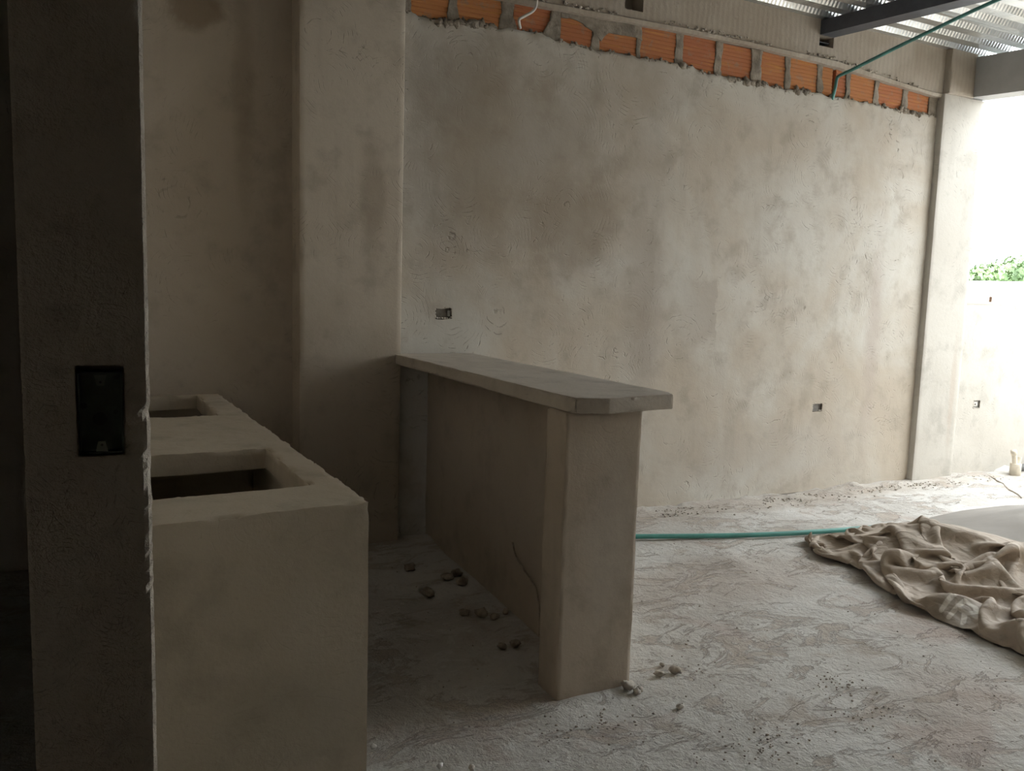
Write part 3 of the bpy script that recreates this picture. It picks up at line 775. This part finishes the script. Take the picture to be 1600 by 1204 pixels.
def build_tarp():
    NU, NV = 104, 72
    near = [(3.85,3.53), (3.80,3.30), (3.775,3.10), (3.68,2.86), (3.585,2.66), (3.545,2.50), (3.55,2.26), (3.54,2.02), (3.52,1.78), (3.60,1.45)]
    far  = [(3.93,3.58), (4.30,3.56), (4.52,3.40), (4.66,3.16), (4.76,2.96), (4.82,2.78), (4.86,2.60), (4.90,2.40), (4.95,2.10), (4.85,1.60)]
    def along(pl, n):
        pl = np.array(pl); s = np.r_[0, np.cumsum(np.hypot(*np.diff(pl, axis=0).T))]; t = np.linspace(0, s[-1], n)
        return np.c_[np.interp(t, s, pl[:,0]), np.interp(t, s, pl[:,1])]
    A, B = along(near, NU), along(far, NU)
    v = np.linspace(0, 1, NV)[None,:,None]
    XY = A[:,None,:]*(1-v) + B[:,None,:]*v
    P = np.zeros((NU, NV, 3)); P[:,:,:2] = XY
    HX = np.vectorize(heap_h)
    rs = np.random.RandomState(5)
    off = rs.uniform(0, 50, 2)
    Z0 = np.zeros((NU, NV))
    for i in range(NU):
        for j in range(NV):
            p = Vector((XY[i,j,0]*3.4+off[0], XY[i,j,1]*3.4+off[1], 0))
            Z0[i,j] = .13*(1-abs(noise.noise(p)*1.9)) + .09*(1-abs(noise.noise(p*2.1+Vector((7,2,0))))*2) - .03
    G = HX(P[:,:,0], P[:,:,1])
    P[:,:,2] = G + np.clip(Z0, .01, .26) + .01
    # lower layers of the bunched sheet carry the top one
    Sup = np.zeros((NU, NV))
    for i in range(NU):
        for j in range(NV):
            a_ = min(1, j/5.0)*min(1, (NV-1-j)/9.0)*min(1, max(0, i-3)/30.0); p = Vector((XY[i,j,0]*3.1+3, XY[i,j,1]*3.1+11, 4))
            Sup[i,j] = a_*(.035 + .12*max(0, .42-abs(noise.noise(p)*1.6)) + .05*max(0, noise.noise(p*1.9)))
    G = G + Sup
    P[:,:,2] += Sup*.6
    base = P.copy()
    # rest lengths: flat cloth that is larger than the area it is bunched into
    SC = (1.08 + .52*np.clip(np.sin(np.pi*np.linspace(0, 1, NV)), 0, 1)**.5)[None,:]
    du = np.linalg.norm(np.diff(XY, axis=0), axis=2).mean()*SC*np.ones((NU-1, NV)); dv = 1.50*np.linalg.norm(np.diff(XY, axis=1), axis=2)
    dv = dv*.5 + dv.mean()*.5
    V = np.zeros_like(P)
    def con(ia, ja, ib, jb, L, k):
        """distance constraint between two slices, split into independent colours by the caller"""
        a = P[ia, ja]; b = P[ib, jb]; d = b-a; l = np.linalg.norm(d, axis=2)+1e-9
        c = ((l-L)/l*.5*k)[:,:,None]*d
        P[ia, ja] += c; P[ib, jb] -= c
    sl = slice
    def sweep():
        for s in (1, 3):
            for c in range(2*s):
                ii = np.arange(NU-s); ii = ii[(ii % (2*s)) == c]
                if len(ii):
                    L = sum(du[ii+q] for q in range(s)); a = P[ii]; b = P[ii+s]; d = b-a; l = np.linalg.norm(d, axis=2)+1e-9
                    e = (l-L)/l*.5*(1.0 if s == 1 else .07); m = e[:,:,None]*d; P[ii] = a+m; P[ii+s] = b-m
                jj = np.arange(NV-s); jj = jj[(jj % (2*s)) == c]
                if len(jj):
                    L = sum(dv[:,jj+q] for q in range(s)); a = P[:,jj]; b = P[:,jj+s]; d = b-a; l = np.linalg.norm(d, axis=2)+1e-9
                    e = (l-L)/l*.5*(1.0 if s == 1 else .07); m = e[:,:,None]*d; P[:,jj] = a+m; P[:,jj+s] = b-m
        for sg in (1, -1):                     # shear
            for c in range(2):
                ii = np.arange(c, NU-1, 2)
                if sg == 1: a = P[ii][:, :-1]; b = P[ii+1][:, 1:]
                else: a = P[ii][:, 1:]; b = P[ii+1][:, :-1]
                L = np.sqrt(du[ii][:, :-1]**2 + dv[ii]**2); d = b-a; l = np.linalg.norm(d, axis=2)+1e-9
                m = ((l-L)/l*.5*.25)[:,:,None]*d
                Q = P[ii]; R = P[ii+1]
                if sg == 1: Q[:, :-1] += m; R[:, 1:] -= m
                else: Q[:, 1:] += m; R[:, :-1] -= m
                P[ii] = Q; P[ii+1] = R
    edge = np.zeros((NU, NV), bool); edge[:,0] = edge[:,-1] = True; edge[0,:] = edge[-1,:] = True
    dt = .012
    for step in range(170):
        old = P.copy()
        V[:,:,2] -= 9.8*dt; V *= .965
        P += V*dt
        for it in range(4):
            sweep()
            P[edge,:2] += .35*(base[edge,:2]-P[edge,:2])
            low = P[:,:,2] < G
            P[:,:,2] = np.where(low, G, P[:,:,2])
        if step % 10 == 9:
            G = .005 + Sup + np.maximum(0, np.vectorize(heap_h)(P[:,:,0], P[:,:,1]))
        V = (P-old)/dt
        con_mask = P[:,:,2] <= G+.002
        V[con_mask] *= .4
        sp = np.linalg.norm(V, axis=2, keepdims=True); V *= np.minimum(1, 1.5/(sp+1e-9))
    print('tarp z', P[:,:,2].min(), P[:,:,2].max())
    verts = [tuple(p) for p in P.reshape(-1, 3)]
    faces = [(i*NV+j, (i+1)*NV+j, (i+1)*NV+j+1, i*NV+j+1) for i in range(NU-1) for j in range(NV-1)]
    me = bpy.data.meshes.new('tarpaulin'); me.from_pydata(verts, [], faces); me.update()
    # printed letter, pale on the cloth
    att = me.attributes.new('print', 'FLOAT_VECTOR', 'POINT'); hgt = .14
    cu, cv = float(du.mean()), float(dv.mean())
    att.data.foreach_set('vector', [c for i in range(NU) for j in range(NV) for c in ((i-57.0)*cu/hgt, (j-1.6)*cv/hgt, 0.0)])
    o = link('tarpaulin', me, M_tarp, None, True)
    sd = o.modifiers.new('thick', 'SOLIDIFY'); sd.thickness = .003; sd.offset = 1
    ss = o.modifiers.new('fine', 'SUBSURF'); ss.levels = 1; ss.render_levels = 1
    return tag(o, 'crumpled dusty brown tarpaulin heaped on the floor', 'tarpaulin')
build_tarp()

# ------------------------------------------------------------------ rubble
def lump(name, p, s, m, label, cat, group, seed, flat=.7):
    bm = bmesh.new(); clod(bm, (0, 0, s*flat*.75), (s*rnd.uniform(.9, 1.4), s*rnd.uniform(.8, 1.1), s), seed, flat, 2)
    o = from_bm(name, bm, m, None, True); o.location = p; o.rotation_euler = (0, 0, rnd.uniform(0, 6)); return tag(o, label, cat, group)
for k, (x, y, s) in enumerate([(982,1075,.022),(995,1083,.018),(1000,1078,.012),(975,1068,.012),(1030,1055,.016),(1055,1050,.022),(1035,1040,.012),(1062,1106,.014)]):
    lump('mortar_lump', on_floor(x, y), s, M_crumb, 'crumbly mortar lump on the floor beside the bar pillar', 'rubble', 'mortar lumps by the pillar', k)
for k, (x, y, s) in enumerate([(712,899,.032),(722,912,.028),(752,962,.03),(772,966,.022),(700,905,.03),(790,958,.018),(668,930,.03),(805,1008,.022),(785,1012,.018),(640,890,.03),(725,960,.025)]):
    lump('earth_clod', on_floor(x, y), s, M_dkcrumb, 'brown clod of dried mortar at the foot of the bar half wall', 'rubble', 'clods under the bar', 30+k)
lump('plaster_bit', on_floor(583, 1168), .011, M_chalk, 'small white plaster bit at the corner of the kitchen counter', 'rubble', None, 60)
lump('plaster_bit', on_floor(687, 1198), .011, M_chalk, 'small white plaster bit on open floor before the bar', 'rubble', None, 61)
lump('plaster_bit', on_floor(737, 1201), .011, M_crumb, 'small tan plaster crumb on open floor before the bar', 'rubble', None, 62)
bm = bmesh.new()
spots = []
for k in range(420):                               # scattered grit
    px, py = rnd.uniform(600, 1590), rnd.uniform(800, 1204)
    p = on_floor(px, py)
    if 1.40 < p.x < 2.12 and 2.36 < p.y < 4.75 or p.y > 4.55 or p.x < .75 and p.y > 2.1: continue
    if p.x > 3.4 and p.y < 3.75 and py < 1080 and p.y > 1.3: continue
    if noise.noise(p*1.9+Vector((3,8,0))) < -.1 and rnd.random() < .8: continue
    spots.append((p, rnd.uniform(.0018, .0045)))
for k in range(900):                               # rubble line along the wall foot
    x = rnd.uniform(2.1, 9.0); y = YW-.06-abs(rnd.gauss(0, .10))
    if 6.1 < x < 6.75: y -= .05
    if x > 7.2: continue
    if noise.noise(Vector((x*1.4, 4, 0))) < -.25: continue
    spots.append((Vector((x, y, .006)), rnd.uniform(.003, .009)))
for k in range(260):                               # scuffed patches
    c = rnd.choice([on_floor(1190, 1165), on_floor(1045, 1050), on_floor(1350, 1120), on_floor(1310, 1065), on_floor(930, 1130)])
    p = c + Vector((rnd.gauss(0, .09), rnd.gauss(0, .05), 0)); spots.append((p, rnd.uniform(.002, .005)))
for k, (p, s) in enumerate(spots):
    if 1.42 < p.x < 2.1 and 2.38 < p.y < 4.75: continue
    clod(bm, (p.x, p.y, s*.4), (s*rnd.uniform(.8, 1.5), s, s*.8), k*.37, sub=1)
o = from_bm('floor_grit', bm, M_crumb, None, True); tag(o, 'loose mortar grit scattered over the concrete floor', 'grit', kind='stuff')
# crack in the screed near the drain
def ribbon(name, pix_pts, w, m, z):
    pts = smooth_path([on_floor(*p) for p in pix_pts], 5); bm = bmesh.new(); L = []
    for i, p in enumerate(pts):
        t = (pts[min(i+1, len(pts)-1)]-pts[max(i-1, 0)]).normalized(); n = Vector((-t.y, t.x, 0)); ww = w*(.6+.8*abs(noise.noise(p*9)))
        L.append([bm.verts.new((p.x+n.x*ww, p.y+n.y*ww, -.004)), bm.verts.new((p.x, p.y, z)), bm.verts.new((p.x-n.x*ww, p.y-n.y*ww, -.004))])
    for a_, b_ in zip(L, L[1:]):
        for q in range(2): bm.faces.new((a_[q], a_[q+1], b_[q+1], b_[q]))
    return from_bm(name, bm, m, floor, True)
ribbon('floor_crack', [(1530,737),(1548,745),(1560,752),(1568,756),(1575,764),(1590,772),(1596,778)], .006, M_dkcrumb, .008)
# ------------------------------------------------------------------ outside
g = box('ground', (-60, 4.99, -3.4), (160, 160, -3.2), M_ground); struct(g, 'earth ground below the building')
bl = empty('far_building', (30, 17, -3.2)); tag(bl, 'low whitewashed building beyond the parapet', 'building')
def facing(cx, dist): pass
bd = pix(1560, 455); bdir = Vector((bd.x, bd.y, 0)).normalized(); side = Vector((bdir.y, -bdir.x, 0))
def obox(name, c, half_w, depth, z0, z1, m, parent):
    bm = bmesh.new(); p = [c-side*half_w, c+side*half_w, c+side*half_w+bdir*depth, c-side*half_w+bdir*depth]
    bm_prism(bm, [(q.x, q.y) for q in p], z0, z1); return from_bm(name, bm, m, parent)
c0 = bdir*26
obox('facade', c0, 9, 5, -3.2, 2.12, M_bwhite, bl); obox('coping', c0-bdir*.15, 9.15, 5.3, 2.12, 2.24, M_bwhite, bl)
for k in range(5): obox('window', c0+side*(-6+3*k)-bdir*.04, .6, .06, -.4, 1.0, M_hole, bl)
def tree(c, hgt, rad, m, label, seed):
    e = empty('tree', (c.x, c.y, -3.2)); tag(e, label, 'tree', 'trees beyond the white building')
    tube('trunk', [(c.x, c.y, -3.2), (c.x+.2, c.y, -1), (c.x, c.y, hgt-rad*.6)], [.25, .2, .08], M_bark, e, 8)
    bm = bmesh.new(); rr = random.Random(seed)
    blobs = [(Vector((rr.gauss(0, .5), rr.gauss(0, .5), rr.uniform(-.6, .45)))*rad, rad*rr.uniform(.3, .55)) for _ in range(9)]
    for k in range(2600):
        b0, br = rr.choice(blobs); d = Vector((rr.gauss(0,1), rr.gauss(0,1), rr.gauss(0,1))).normalized()*br*rr.uniform(.7, 1.05)
        p = Vector((c.x, c.y, hgt-rad*.9))+b0+d; n = (d.normalized()+Vector((rr.uniform(-.6,.6), rr.uniform(-.6,.6), rr.uniform(-.2,.8)))).normalized()
        t = n.orthogonal().normalized(); b_ = n.cross(t); s = rr.uniform(.06, .13)
        bm.faces.new([bm.verts.new(p+t*s*1.5), bm.verts.new(p+b_*s*.7), bm.verts.new(p-t*s*1.5), bm.verts.new(p-b_*s*.7)])
    from_bm('crown', bm, m, e)
for k, (px, dist, hg, rad, m, lab) in enumerate([(1512,34,3.55,1.5,M_leaf,'deeper green rounded tree behind the white building next to the pilaster'),(1548,40,3.85,1.7,M_leaf2,'pale green tree behind the white building, between two darker ones'),
        (1578,46,4.1,1.8,M_leaf,'small green tree behind the white building, past the rebar end'),(1612,52,4.6,2.0,M_leaf2,'tall pale green tree behind the far end of the white building')]):
    d = pix(px, 420); d = Vector((d.x, d.y, 0)).normalized()*dist
    tree(d, hg, rad, m, lab, k)
